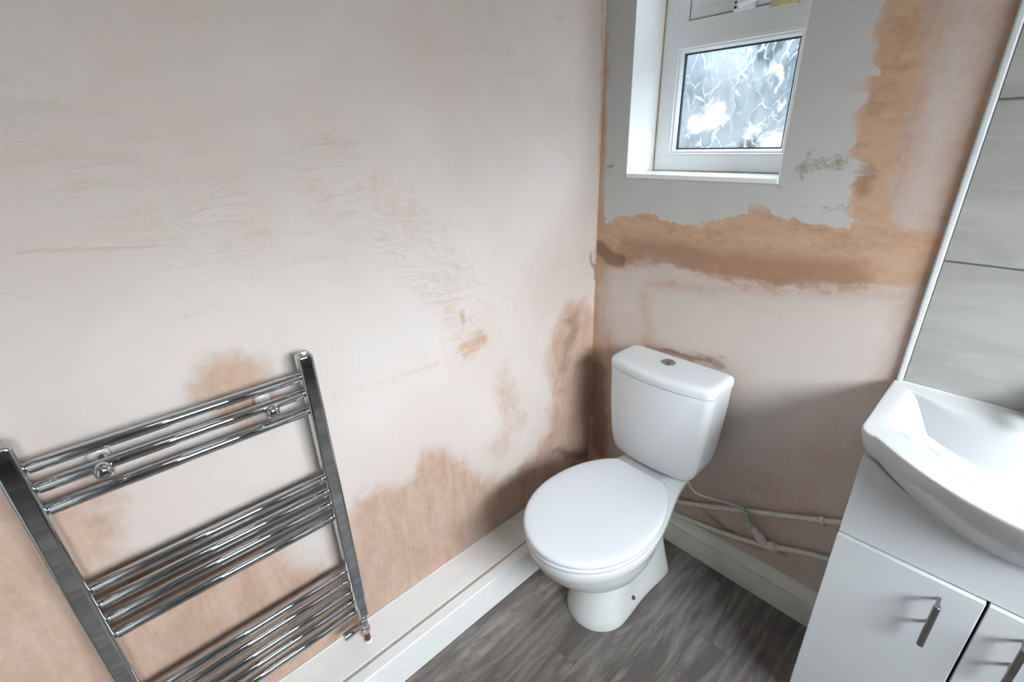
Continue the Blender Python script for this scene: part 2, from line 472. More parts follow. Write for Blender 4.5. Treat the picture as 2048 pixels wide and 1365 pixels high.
def wall_grid(name, axis, us, vs, hole, paint_fn):
    U, V = np.meshgrid(us, vs, indexing='ij')
    n, mm = U.shape
    co = np.zeros((n*mm, 3))
    if axis == 'x': co[:, 1] = U.ravel(); co[:, 2] = V.ravel()
    else: co[:, 0] = U.ravel(); co[:, 2] = V.ravel()
    idx = np.arange(n*mm).reshape(n, mm)
    q = np.stack([idx[:-1, :-1], idx[1:, :-1], idx[1:, 1:], idx[:-1, 1:]], -1)
    if hole:
        cu = (U[:-1, :-1]+U[1:, 1:])/2; cv = (V[:-1, :-1]+V[1:, 1:])/2
        keep = ~((cu > hole[0]) & (cu < hole[1]) & (cv > hole[2]) & (cv < hole[3]))
        q = q[keep]
    q = q.reshape(-1, 4)
    if axis == 'x': q = q          # normal +x : (y,z)
    me = bpy.data.meshes.new(name)
    me.from_pydata(co.tolist(), [], q.tolist())
    me.materials.append(M['plaster'])
    st, fi, ex = paint_fn(U.ravel(), V.ravel())
    set_attr(me, 'stain_shade', st); set_attr(me, 'finish', fi); set_attr(me, 'extra', ex)
    o = bpy.data.objects.new(name, me); C.objects.link(o)
    tag(o, kind='structure')
    return o

def PX(*pts): return [tuple(on_x(*p)[[1, 2]]) for p in pts]     # left wall (y, z)
def PY(*pts): return [tuple(on_y(*p)[[0, 2]]) for p in pts]     # back wall (x, z)

def paint_left(U, V):
    wu = U+(fbm(U, V, 6, 3)-0.5)*0.09+(fbm(U, V, 25, 4)-0.5)*0.03
    wv = V+(fbm(U, V, 6, 13)-0.5)*0.09+(fbm(U, V, 25, 14)-0.5)*0.03
    damp = poly_mask(wu, wv, [(-2.6, 0.45), (-2.2, 0.62)]+PX((-260, 900), (20, 955), (110, 990), (190, 1000), (245, 1045), (225, 1100), (310, 1135), (420, 1090), (520, 1070),
        (610, 1130), (690, 1150), (690, 1000), (760, 975), (830, 955), (850, 915), (905, 905), (930, 935), (960, 975), (1010, 965),
        (1060, 930), (1100, 860), (1098, 750), (1108, 680), (1130, 620), (1165, 605), (1188, 640), (1190, 960), (1060, 1030), (560, 1400), (-260, 1900))+[(-2.6, 0.0)], 0.035)
    damp = np.maximum(damp, 0.93*poly_mask(wu, wv, PX((385, 800), (395, 750), (430, 722), (480, 710), (525, 728), (545, 765), (560, 800), (480, 840)), 0.03))
    damp = np.maximum(damp, line_mask(wu, wv, PX((1010, 760), (1030, 850), (1000, 900)), 0.02, 0.06, 0.5))
    ochre = line_mask(wu, wv, PX((918, 628), (922, 650)), 0.004, 0.030, 0.62)
    ochre = np.maximum(ochre, line_mask(wu, wv, PX((935, 690), (965, 680), (945, 705)), 0.004, 0.055, 0.58))
    ochre = np.maximum(ochre, line_mask(wu*0.3+U*0.7, V, PX((1208, 0), (1199, 376), (1190, 620), (1188, 700)), 0.004, 0.016, 0.56))
    ochre = np.maximum(ochre, 0.55*poly_mask(wu, wv, PX((415, 740), (450, 715), (500, 715), (520, 760), (450, 780)), 0.03))
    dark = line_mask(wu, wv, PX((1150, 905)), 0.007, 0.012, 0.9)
    dark = np.maximum(dark, line_mask(wu, wv, PX((1108, 905), (1180, 900)), 0.008, 0.04, 0.6))  # blackish shade beside the cistern, put into the wall colour
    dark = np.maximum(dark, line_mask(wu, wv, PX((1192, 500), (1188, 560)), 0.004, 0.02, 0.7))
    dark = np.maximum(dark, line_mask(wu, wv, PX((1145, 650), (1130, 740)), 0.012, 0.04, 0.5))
    paint = np.zeros_like(U)
    tr = line_mask(U, V, PX((640, 330), (740, 400), (830, 480), (900, 560), (930, 620)), 0.05, 0.07)
    tr = np.maximum(tr, line_mask(U, V, PX((250, 350), (400, 400), (440, 440)), 0.05, 0.09, 0.8))
    tr = np.maximum(tr, line_mask(U, V, PX((20, 230), (90, 270)), 0.03, 0.08, 0.7))
    tr = np.maximum(tr, line_mask(U, V, PX((40, 500), (500, 483)), 0.002, 0.003, 0.8))
    tr = np.maximum(tr, line_mask(U, V, PX((1000, 45), (1170, 80)), 0.01, 0.04, 0.6))
    tr = np.maximum(tr, 0.08)
    brown = line_mask(wu, wv, PX((1140, 640), (1125, 720), (1115, 800)), 0.006, 0.05, 0.35)
    mold = np.zeros_like(U)
    dirt = line_mask(wu, wv, PX((990, 795)), 0.002, 0.006, 0.9)
    dirt = np.maximum(dirt, line_mask(wu, wv, PX((70, 595), (0, 580)), 0.002, 0.004, 0.7))
    pale_lit = poly_mask(wu, wv, PX((-100, 560), (420, 500), (700, 620), (960, 520), (1060, 760), (1060, 900), (860, 880), (700, 960), (560, 700), (300, 800), (-100, 860)), 0.12)
    pale_lit = np.clip(0.62+0.38*pale_lit-0.25*np.clip((V-1.35)/0.8, 0, 1), 0, 1)  # left wall lifted, dimmer towards the top: lighting put into the colour
    return (damp, ochre, dark), (paint, tr, brown), (mold, dirt, pale_lit)

def paint_back(U, V):
    wu = U+(fbm(U, V, 9, 23)-0.5)*0.035+(fbm(U, V, 40, 24)-0.5)*0.012
    wv = V+(fbm(U, V, 9, 33)-0.5)*0.035+(fbm(U, V, 40, 34)-0.5)*0.012
    rag = np.clip((U-0.58)/0.08, 0, 1)
    pu = wu+rag*(fbm(U*0.5, V*1.4, 18, 51)-0.5)*0.10
    paint = poly_mask(pu, wv, PY((1222, -400), (1216, 150), (1206, 445), (1290, 432), (1360, 445), (1430, 438), (1500, 425), (1560, 430), (1620, 448), (1700, 452),
        (1712, 300), (1700, 240), (1735, 190), (1745, 90), (1768, 0), (1830, -400)), 0.028)
    paint = paint*(1-line_mask(wu, wv, PY((1700, 175), (1730, 160)), 0.008, 0.012, 0.8))*(1-line_mask(wu, wv, PY((1500, 412), (1530, 425)), 0.005, 0.006, 0.9))
    ochre = poly_mask(wu, wv, PY((1150, 430), (1290, 425), (1500, 415), (1690, 430), (1712, 250), (1755, 60), (1790, -400), (1930, -400), (1860, 0), (1838, 120),
        (1800, 270), (1770, 400), (1800, 450), (1885, 470), (1900, 530), (1870, 572), (1780, 570), (1680, 572), (1600, 556), (1540, 572), (1450, 556), (1360, 535),
        (1300, 505), (1262, 535), (1195, 540)), 0.030)
    ochre = np.maximum(ochre, line_mask(wu, wv, PY((1209, 0), (1199, 376), (1192, 620), (1188, 720)), 0.006, 0.030, 0.62))
    ochre = np.maximum(ochre, line_mask(wu, wv, PY((2030, 0), (1880, 516), (1795, 760)), 0.000, 0.020, 0.62))
    dark = line_mask(wu, wv, PY((1200, 498), (1215, 515), (1240, 520)), 0.010, 0.026, 1.0)
    dark = np.maximum(dark, line_mask(wu, wv, PY((1195, 740), (1200, 900)), 0.02, 0.05, 0.7))
    dark = np.maximum(dark, line_mask(wu, wv, PY((1330, 700), (1420, 725)), 0.000, 0.014, 0.62))
    brown = line_mask(wu, wv, PY((1250, 500), (1400, 520), (1560, 540), (1700, 550)), 0.020, 0.055, 0.74)
    brown = np.maximum(brown, line_mask(wu, wv, PY((1450, 535), (1560, 556), (1620, 545)), 0.008, 0.030, 1.0))
    brown = np.maximum(brown, line_mask(wu, wv, PY((1315, 508), (1350, 530)), 0.008, 0.020, 1.0))
    brown = np.maximum(brown, line_mask(wu, wv, PY((1290, 695), (1440, 728)), 0.004, 0.026, 0.62))
    brown = np.maximum(brown, line_mask(wu, wv, PY((1720, 380), (1730, 340)), 0.002, 0.03, 0.6))
    brown = np.maximum(brown, line_mask(wu, wv, PY((1362, 985), (1480, 1080), (1560, 1110)), 0.004, 0.022, 0.55))
    damp = line_mask(wu, wv, PY((1195, 690), (1190, 950)), 0.06, 0.06, 0.8)
    damp = np.maximum(damp, line_mask(wu, wv, PY((2030, -50), (1880, 516), (1795, 760)), 0.005, 0.075, 0.72))
    damp = np.maximum(damp, line_mask(wu, wv, PY((1880, -50), (1830, 200), (1775, 420)), 0.005, 0.070, 0.75))
    damp = np.maximum(damp, line_mask(wu, wv, PY((1200, 100), (1195, 700)), 0.02, 0.05, 0.6))
    damp = np.maximum(damp, line_mask(wu, wv, PY((1300, 570), (1700, 585), (1850, 600)), 0.0, 0.04, 0.55))
    damp = np.maximum(damp, 0.46*poly_mask(wu, wv, PY((1360, 950), (1500, 920), (1680, 850), (1720, 930), (1660, 1100), (1620, 1200), (1330, 1060)), 0.07))
    damp = np.maximum(damp, line_mask(wu, wv, PY((1290, 600), (1300, 700), (1420, 740)), 0.01, 0.05, 0.5))
    mold = line_mask(wu, wv, PY((1592, 338), (1640, 330), (1688, 325)), 0.006, 0.036, 0.78)
    mold = np.maximum(mold, line_mask(wu, wv, PY((1600, 352), (1612, 310)), 0.004, 0.030, 0.74))
    mold = np.maximum(mold, line_mask(wu, wv, PY((1600, 415), (1690, 412)), 0.002, 0.040, 0.58))
    mold = np.maximum(mold, line_mask(wu, wv, PY((1640, 165)), 0.003, 0.030, 0.48))
    mold = np.maximum(mold, line_mask(wu, wv, PY((1215, 336), (1228, 333)), 0.002, 0.004, 1.0))
    dirt = line_mask(wu, wv, PY((1552, 370), (1556, 374)), 0.003, 0.003, 1.0)
    dirt = np.maximum(dirt, line_mask(U, V, PY((1250, 358), (1548, 368)), 0.0005, 0.0025, 0.55))
    trw = np.full(U.shape, 0.05)
    pale_lit = 0.5*poly_mask(wu, wv, PY((1210, 560), (1700, 600), (1800, 640), (1750, 850), (1500, 860), (1460, 700), (1210, 650)), 0.08)
    return (damp, ochre, dark), (paint, trw, brown), (mold, dirt, pale_lit)

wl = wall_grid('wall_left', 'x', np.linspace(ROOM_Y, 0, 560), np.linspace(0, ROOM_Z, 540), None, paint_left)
bx = np.unique(np.concatenate([np.linspace(0, WX0, 27), np.linspace(WX0, WX1, 110), np.linspace(WX1, 0.95, 100), np.linspace(0.95, ROOM_X, 40)]))
bz = np.unique(np.concatenate([np.linspace(0, WZ0, 320), np.linspace(WZ0, WZ1, 190), np.linspace(WZ1, ROOM_Z, 60)]))
wb = wall_grid('wall_back', 'y', bx, bz, (WX0, WX1, WZ0, WZ1), paint_back)

# outer shells so that the walls have their thickness
bm = bmesh.new(); box(bm, -0.12, -0.001, ROOM_Y-0.12, 0.30, -0.05, ROOM_Z)
tag(obj('wall_left_core', bm, M['plain_plaster'], smooth=False), kind='structure')
bm = bmesh.new()
T = 0.28
for a in ((0, WX0, -0.0, ROOM_Z), (WX1, ROOM_X, 0, ROOM_Z), (WX0, WX1, 0, WZ0), (WX0, WX1, WZ1, ROOM_Z)):
    box(bm, a[0], a[1], 0.001, T, a[2]-(0.05 if a[2] == 0 else 0), a[3])
tag(obj('wall_back_core', bm, M['plain_plaster'], smooth=False), kind='structure')
# painted reveal lining (left, right, head)
bm = bmesh.new()
box(bm, WX0-0.0005, WX0+0.0015, -0.0005, WD+0.07, WZ0, WZ1)
tag(obj('trim_1', bm, M['gloss_white'], smooth=False), kind='structure')
bm = bmesh.new()
box(bm, WX1-0.0015, WX1+0.0005, -0.0005, WD+0.07, WZ0, WZ1)
tag(obj('trim_2', bm, M['gloss_white'], smooth=False), kind='structure')
bm = bmesh.new(); box(bm, WX0+0.002, WX1-0.002, -0.0005, WD+0.07, WZ1-0.0015, WZ1+0.0005)
tag(obj('trim_3', bm, M['gloss_white'], smooth=False), kind='structure')

bm = bmesh.new(); box(bm, 0, ROOM_X, ROOM_Y, 0, -0.05, 0)
tag(obj('floor', bm, M['vinyl'], smooth=False), kind='structure')
bm = bmesh.new(); box(bm, -0.12, ROOM_X+0.12, ROOM_Y-0.12, T, ROOM_Z, ROOM_Z+0.05)
tag(obj('ceiling', bm, M['ceiling'], smooth=False), kind='structure')
# right wall with its window opening
W2 = (-1.56, -0.30, 1.36, 2.12)
bm = bmesh.new()
for a in ((ROOM_Y, W2[0], 0, ROOM_Z), (W2[1], T, 0, ROOM_Z), (W2[0], W2[1], 0, W2[2]), (W2[0], W2[1], W2[3], ROOM_Z)):
    box(bm, ROOM_X+0.001, ROOM_X+0.12, a[0], a[1], a[2]-(0.05 if a[2] == 0 else 0), a[3])
tag(obj('wall_right', bm, M['far_wall'], smooth=False), kind='structure')
bm = bmesh.new(); box(bm, 0, ROOM_X, ROOM_Y-0.12, ROOM_Y-0.001, -0.05, ROOM_Z)
tag(obj('wall_front', bm, M['far_wall'], smooth=False), kind='structure')
# door in the front wall (behind the camera)
dr = empty('door_1', (0.85, ROOM_Y, 0), 'white panelled door behind the viewer', 'door'); del dr['label'], dr['category']
tag(dr, kind='structure')
bm = bmesh.new(); box(bm, 0.45, 1.25, ROOM_Y, ROOM_Y+0.04, 0.005, 2.0)
obj('door_leaf', bm, M['gloss_white'], dr, bevel=0.003)
bm = bmesh.new()
box(bm, 0.38, 0.45, ROOM_Y, ROOM_Y+0.05, 0, 2.07); box(bm, 1.25, 1.32, ROOM_Y, ROOM_Y+0.05, 0, 2.07); box(bm, 0.45, 1.25, ROOM_Y, ROOM_Y+0.05, 2.0, 2.07)
obj('door_frame', bm, M['gloss_white'], dr, bevel=0.003)
bm = bmesh.new(); cyl(bm, (1.18, ROOM_Y+0.04, 1.0), (1.18, ROOM_Y+0.09, 1.0), 0.008); cyl(bm, (1.19, ROOM_Y+0.09, 1.0), (1.07, ROOM_Y+0.09, 1.0), 0.008)
obj('door_handle', bm, M['chrome'], dr)

# wall tiling beside the plaster: 600 x 300 tiles with 3 mm joints
TX0 = 0.908
bm = bmesh.new(); box(bm, TX0, ROOM_X-0.001, -0.006, -0.0005, 0.0, ROOM_Z-0.001)
tag(obj('wall_back_grout', bm, M['grout'], smooth=False), kind='structure')
bm = bmesh.new()
gz = 1.4475-0.3015*4
M['tile'].name = 'grey_stone_tile'
rows = []
zz = gz
rows.append((0.001, gz-0.0015))
while zz < ROOM_Z:
    rows.append((zz, min(zz+0.3015, ROOM_Z-0.002))); zz += 0.3015
for r, (z0, z1) in enumerate(rows):
    xx = TX0+0.002
    while xx < ROOM_X-0.02:
        x1 = min(xx+0.598, ROOM_X-0.002)
        box(bm, xx, x1, -0.0095, -0.004, z0+0.002, z1-0.002); xx = x1+0.004
tag(obj('wall_back_tiles', bm, M['tile'], bevel=0.0008, seg=1, smooth=False), kind='structure')
# white plastic tile trim
bm = bmesh.new(); box(bm, TX0-0.012, TX0+0.001, -0.0115, -0.0005, 0.80, ROOM_Z-0.002)
tag(obj('trim_4', bm, M['trim'], bevel=0.004, seg=3), kind='structure')

# boxing along the left wall: lid board, gap, thick front board
bm = bmesh.new(); box(bm, 0.0005, 0.1155, ROOM_Y+0.001, -0.0005, 0.0, 0.1195)
tag(obj('trim_5', bm, M['gloss_white'], bevel=0.0015), kind='structure')
bm = bmesh.new(); box(bm, 0.1237, 0.160, ROOM_Y+0.001, -0.0005, 0.0, 0.1205)
tag(obj('baseboard_left', bm, M['gloss_white'], bevel=0.0035, seg=3), kind='structure')
bm = bmesh.new(); box(bm, 0.1156, 0.1236, ROOM_Y+0.001, -0.0005, 0.0, 0.1182)
tag(obj('trim_6', bm, plain('gap_shade', lin(176, 166, 154), 0.8), smooth=False), kind='structure')  # taupe strip: the shadow in the gap is put into its colour
bm = bmesh.new(); cyl(bm, (0.002, ROOM_Y+0.01, 0.1195), (0.002, -0.002, 0.1195), 0.0028, 8)
tag(obj('trim_7', bm, M['caulk']), kind='structure')

# moulded skirting on the back wall
prof = [(-0.0005, 0.0), (-0.0265, 0.0), (-0.0265, 0.078), (-0.0245, 0.083), (-0.0265, 0.087), (-0.0255, 0.092), (-0.0215, 0.094), (-0.0200, 0.098),
        (-0.0195, 0.101), (-0.0175, 0.103), (-0.0150, 0.107), (-0.0120, 0.114), (-0.0105, 0.121), (-0.0080, 0.124), (-0.0005, 0.126)]
bm = bmesh.new(); prism(bm, prof, 'x', 0.1605, ROOM_X-0.001)
tag(obj('baseboard_back', bm, M['skirt'], angle=50), kind='structure')

# ------------------------------------------------------------------ window_1
def frame_rect(bm, x0, x1, z0, z1, wd, y0, y1, wt=None):
    wt = wd if wt is None else wt
    box(bm, x0, x0+wd, y0, y1, z0, z1); box(bm, x1-wd, x1, y0, y1, z0, z1)
    box(bm, x0+wd, x1-wd, y0, y1, z0, z0+wd); box(bm, x0+wd, x1-wd, y0, y1, z1-wt, z1)

def picture_frame(bm, x0, x1, z0, z1, prof):
    """mitred frame; prof = [(inset, y)] closed section"""
    n = len(prof)
    corners = []
    for sx, sz, X, Z in ((1, 1, x0, z0), (-1, 1, x1, z0), (-1, -1, x1, z1), (1, -1, x0, z1)):
        corners.append([bm.verts.new((X+sx*i, y, Z+sz*i)) for i, y in prof])
    for k in range(4):
        a, b = corners[k], corners[(k+1) % 4]
        for j in range(n):
            bm.faces.new((a[j], a[(j+1) % n], b[(j+1) % n], b[j]))

win = empty('window_1', (0.33, WD, WZ0), None, None); tag(win, kind='structure')
TRZ = 1.668    # centre of the transom
SILL = 1.297
bm = bmesh.new()
fx0, fx1 = WX0+0.0025, WX1-0.0025
picture_frame(bm, fx0, fx1, SILL+0.0005, 1.690, [(0, WD), (0.046, WD), (0.048, WD+0.003), (0.048, WD+0.06), (0, WD+0.06)])
picture_frame(bm, fx0+0.055, fx1-0.055, 1.6901, WZ1-0.040, [(0, WD), (0.014, WD), (0.016, WD+0.003), (0.016, WD+0.06), (0, WD+0.06)])
box(bm, fx0, fx0+0.055, WD, WD+0.06, 1.6901, WZ1-0.0025); box(bm, fx1-0.055, fx1, WD, WD+0.06, 1.6901, WZ1-0.0025)
box(bm, fx0+0.055, fx1-0.055, WD, WD+0.06, WZ1-0.040, WZ1-0.0025)
obj('window_frame', bm, M['upvc'], win)
bm = bmesh.new()
gx0, gx1, gz0, gz1 = fx0+0.048, fx1-0.048, SILL+0.0485, TRZ-0.026
picture_frame(bm, gx0-0.001, gx1+0.001, gz0-0.001, gz1+0.001, [(0, WD+0.001), (0.004, WD+0.001), (0.006, WD+0.005), (0.011, WD+0.007), (0.014, WD+0.012), (0.0165, WD+0.02), (0.0165, WD+0.03), (0, WD+0.03)])
obj('glazing_bead', bm, M['upvc'], win)
bm = bmesh.new()
picture_frame(bm, gx0+0.0155, gx1-0.0155, gz0+0.0155, gz1-0.0155, [(0, WD+0.021), (0.0038, WD+0.022), (0.0038, WD+0.03), (0, WD+0.03)])
obj('gasket', bm, M['gasket'], win)
bm = bmesh.new(); box(bm, gx0+0.016, gx1-0.016, WD+0.026, WD+0.030, gz0+0.016, gz1-0.016)
obj('pane', bm, M['glass'], win, smooth=False)
# opening top light
sash = (fx0+0.0745, fx1-0.0745, 1.7095, WZ1-0.0595)
bm = bmesh.new()
picture_frame(bm, sash[0]-0.0034, sash[1]+0.0034, sash[2]-0.0034, sash[3]+0.0034, [(0, WD+0.016), (0.0036, WD+0.016), (0.0036, WD+0.04), (0, WD+0.04)])
obj('casement_seal', bm, M['gasket'], win)
bm = bmesh.new()
picture_frame(bm, *sash, [(0, WD+0.010), (0.002, WD+0.007), (0.020, WD+0.007), (0.023, WD+0.010), (0.023, WD+0.05), (0, WD+0.05)])
sf = obj('casement', bm, M['upvc'], win)
bm = bmesh.new()
picture_frame(bm, sash[0]+0.0225, sash[1]-0.0225, sash[2]+0.0225, sash[3]-0.0225, [(0, WD+0.009), (0.002, WD+0.009), (0.004, WD+0.012), (0.024, WD+0.013), (0.027, WD+0.018), (0.033, WD+0.026), (0.033, WD+0.04), (0, WD+0.04)])
obj('casement_bead', bm, M['upvc'], sf)
bm = bmesh.new(); box(bm, sash[0]+0.055, sash[1]-0.055, WD+0.030, WD+0.034, sash[2]+0.055, sash[3]-0.055)
obj('pane', bm, M['glass'], win, smooth=False)
# sill board with its worn front edge
bm = bmesh.new(); box(bm, WX0+0.0005, WX1-0.0005, -0.0035, WD+0.03, WZ0-0.001, SILL)
obj('window_sill', bm, M['gloss_white'], win, bevel=0.0015)
# dirty sealant round the frame
dirty = plain('dirty_sealant', lin(176, 152, 124), 0.7, var=0.16, scale=50)
bm = bmesh.new()
cyl(bm, (WX0+0.003, WD-0.001, SILL), (WX0+0.003, WD-0.001, WZ1-0.004), 0.0024, 8)
cyl(bm, (WX0+0.003, WD-0.0008, SILL+0.0008), (WX1-0.003, WD-0.0008, SILL+0.0008), 0.0018, 8)
obj('sealant', bm, dirty, win)
# espagnolette handle on the casement
hx, hz = 0.336, 1.7155
bm = bmesh.new()
box(bm, hx-0.024, hx+0.034, WD-0.010, WD+0.0068, hz-0.012, hz+0.016)
hb = obj('window_handle', bm, M['upvc'], win, bevel=0.005, seg=3)
bm = bmesh.new()
tube(bm, catmull([(hx+0.002, WD-0.006, hz+0.001), (hx+0.004, WD-0.022, hz+0.002), (hx+0.018, WD-0.031, hz+0.004), (hx+0.060, WD-0.032, hz+0.010)], 6), 0.0105, 14)
obj('handle_lever', bm, M['upvc'], hb)
for dx, dz in ((-0.0165, -0.003), (-0.0165, 0.0085)):
    bm = bmesh.new(); cyl(bm, (hx+dx, WD-0.0095, hz+dz), (hx+dx, WD-0.0108, hz+dz), 0.0034, 12)
    obj('screw', bm, M['rust'], hb)
# cream block left on the transom
bm = bmesh.new(); box(bm, 0.412, 0.476, WD-0.014, WD-0.0002, 1.694, 1.716)
box(bm, 0.424, 0.466, WD-0.017, WD-0.0142, 1.708, 1.720)
blk = obj('window_restrictor', bm, M['cream'], None, bevel=0.002)
tag(blk, 'small cream yellow plastic block fixed on the window crossbar right of the white handle', 'window catch')

# ------------------------------------------------------------------ window_2 in the right wall (behind the viewer's right shoulder)
w2 = empty('window_2', (ROOM_X+0.1, -1.04, 1.36), None, None); tag(w2, kind='structure')
bm = bmesh.new()
def ring_yz(bm, y0, y1, z0, z1, wd, xa, xb):
    box(bm, xa, xb, y0, y0+wd, z0, z1); box(bm, xa, xb, y1-wd, y1, z0, z1)
    box(bm, xa, xb, y0+wd, y1-wd, z0, z0+wd); box(bm, xa, xb, y0+wd, y1-wd, z1-wd, z1)
ring_yz(bm, W2[0]+0.001, W2[1]-0.001, W2[2]+0.001, W2[3]-0.001, 0.035, ROOM_X+0.05, ROOM_X+0.11)
obj('window_frame', bm, M['upvc'], w2, bevel=0.002)

# ------------------------------------------------------------------ added ceiling fill lamp, unseen
lamp = empty('ceiling_fill_lamp', (1.35, -1.55, ROOM_Z), 'added round white flush lamp, unseen fill light on the ceiling above the viewer', 'lamp')
bm = bmesh.new(); cyl(bm, (1.35, -1.55, ROOM_Z-0.045), (1.35, -1.55, ROOM_Z-0.0005), 0.17, 40)
obj('fill_lamp_base', bm, M['upvc'], lamp, bevel=0.004)
bm = bmesh.new(); cyl(bm, (1.35, -1.55, ROOM_Z-0.055), (1.35, -1.55, ROOM_Z-0.046), 0.16, 40)
obj('fill_lamp_shade', bm, M['lamp'], lamp, bevel=0.004)

# ------------------------------------------------------------------ toilet
TX = 0.385
toilet = empty('toilet', (TX, -0.30, 0), 'white close-coupled toilet with closed round lid standing in the corner under the window', 'toilet')

def outline(z, yf, y1, w1, w2, yr, back_round=0.03, cx=TX, nf=14, ns=12, nb=4, pw=2.0, waist=0.0):
    """plan outline: elliptical front, sides easing to a narrower rear"""
    half = []
    for k in range(nf+1):
        t = math.pi/2*k/nf
        c_, s_ = math.cos(t)**(2/pw), math.sin(t)**(2/pw)
        half.append((w1*s_, y1-(y1-yf)*c_))
    for k in range(1, ns+1):
        t = k/ns
        e = t*t*(3-2*t)
        yv = y1+(yr-back_round-y1)*t
        half.append((w1+(w2-w1)*e-waist*math.sin(math.pi*t)**2, yv))
    for k in range(1, nb+1):
        t = math.pi/2*k/nb
        half.append((w2-back_round*(1-math.cos(t)), yr-back_round+back_round*math.sin(t)))
    pts = [(cx+x, y_, z) for x, y_ in half] + [(cx-x, y_, z) for x, y_ in half[::-1]]
    out = [pts[0]]
    for p in pts[1:]:
        if (Vector(p)-Vector(out[-1])).length > 1e-5: out.append(p)
    if (Vector(out[0])-Vector(out[-1])).length < 1e-5: out.pop()
    return out

pan_levels = [  # z, yf, y1, w1, w2, yr, waist
    (0.000, -0.520, -0.420, 0.100, 0.098, -0.130, 0.006),
    (0.006, -0.521, -0.420, 0.101, 0.099, -0.128, 0.006),
    (0.030, -0.513, -0.420, 0.096, 0.092, -0.130, 0.010),
    (0.070, -0.500, -0.415, 0.088, 0.082, -0.132, 0.014),
    (0.110, -0.487, -0.410, 0.080, 0.070, -0.130, 0.010),
    (0.145, -0.478, -0.400, 0.075, 0.060, -0.125, 0.004),
    (0.170, -0.476, -0.400, 0.074, 0.057, -0.120, 0.0),
    (0.186, -0.482, -0.400, 0.077, 0.057, -0.115, 0.0),
    (0.206, -0.524, -0.420, 0.100, 0.060, -0.105, 0.0),
    (0.234, -0.576, -0.435, 0.125, 0.065, -0.095, 0.0),
    (0.267, -0.618, -0.445, 0.146, 0.070, -0.085, 0.0),
    (0.300, -0.647, -0.450, 0.160, 0.078, -0.075, 0.0),
    (0.335, -0.668, -0.455, 0.168, 0.088, -0.065, 0.0),
    (0.357, -0.676, -0.455, 0.172, 0.096, -0.058, 0.0),
    (0.366, -0.681, -0.455, 0.1755, 0.100, -0.055, 0.0),
    (0.385, -0.682, -0.455, 0.1765, 0.102, -0.055, 0.0),
    (0.395, -0.680, -0.455, 0.175, 0.101, -0.056, 0.0),
    (0.400, -0.674, -0.455, 0.170, 0.097, -0.060, 0.0)]
bm = bmesh.new()
loft(bm, [outline(z, yf, y1, w1, w2, yr, waist=ws) for z, yf, y1, w1, w2, yr, ws in pan_levels])
pan = obj('pan', bm, M['ceramic_old'], toilet, angle=80)
# floor fixing screw cap on the pedestal flank
p_ = Vector((TX+0.0905, -0.355, 0.048)); dn = Vector((1, -0.15, 0.2)).normalized()
bm = bmesh.new(); lathe(bm, p_-dn*0.006, dn, [(0, 0.006), (0.0082, 0.006), (0.0095, 0.004), (0.0098, 0.001)], 16)
obj('fixing_screw', bm, M['rust'], pan)
def egg(z, sc_, yb=-0.232, n=72):
    yf, y1, w1, rb = -0.690, -0.470, 0.177, 0.272
    pts = []
    tb = math.acos(min(1, (yb-y1)/rb))
    # start at the rear right corner, sweep round the front to the rear left corner
    for k in range(n+1):
        t = tb+(2*math.pi-2*tb)*k/n
        yy_ = y1+(rb if math.cos(t) > 0 else (y1-yf))*math.cos(t)
        pts.append((w1*math.sin(t), yy_))
    for k in range(1, 8):
        f_ = k/8; a_, b_ = pts[n], pts[0]
        pts.append((a_[0]+(b_[0]-a_[0])*f_, a_[1]+(b_[1]-a_[1])*f_))
    cy = -0.46
    res = []
    for X, Y in pts:
        res.append((TX+0.001+X*sc_[0], cy+(Y-cy)*sc_[1], z))
    return res
bm = bmesh.new()
loft(bm, [egg(0.4005, (0.965, 0.975)), egg(0.4015, (0.985, 0.985)), egg(0.405, (0.997, 0.995)), egg(0.411, (0.999, 0.997)), egg(0.4155, (0.992, 0.99)), egg(0.4165, (0.97, 0.975))])
obj('seat_ring', bm, M['seat'], toilet, angle=80)
bm = bmesh.new()
loft(bm, [egg(0.4175, (0.955, 0.965)), egg(0.4180, (0.985, 0.985)), egg(0.4210, (1.0, 1.0)), egg(0.4260, (1.003, 1.003)), egg(0.4310, (0.998, 0.998)), egg(0.4350, (0.984, 0.987)),
          egg(0.4375, (0.955, 0.962)), egg(0.4390, (0.90, 0.91)), egg(0.4402, (0.75, 0.77)), egg(0.4410, (0.5, 0.52)), egg(0.4414, (0.2, 0.22))])
flat_normals(obj('lid', bm, M['seat'], toilet, angle=80))
for sx in (-1, 1):
    bm = bmesh.new(); cyl(bm, (TX+sx*0.055, -0.226, 0.416), (TX+sx*0.085, -0.226, 0.416), 0.009, 20)
    cyl(bm, (TX+sx*0.07, -0.222, 0.3995), (TX+sx*0.07, -0.222, 0.412), 0.011, 20)
    obj('hinge', bm, M['seat'], toilet)

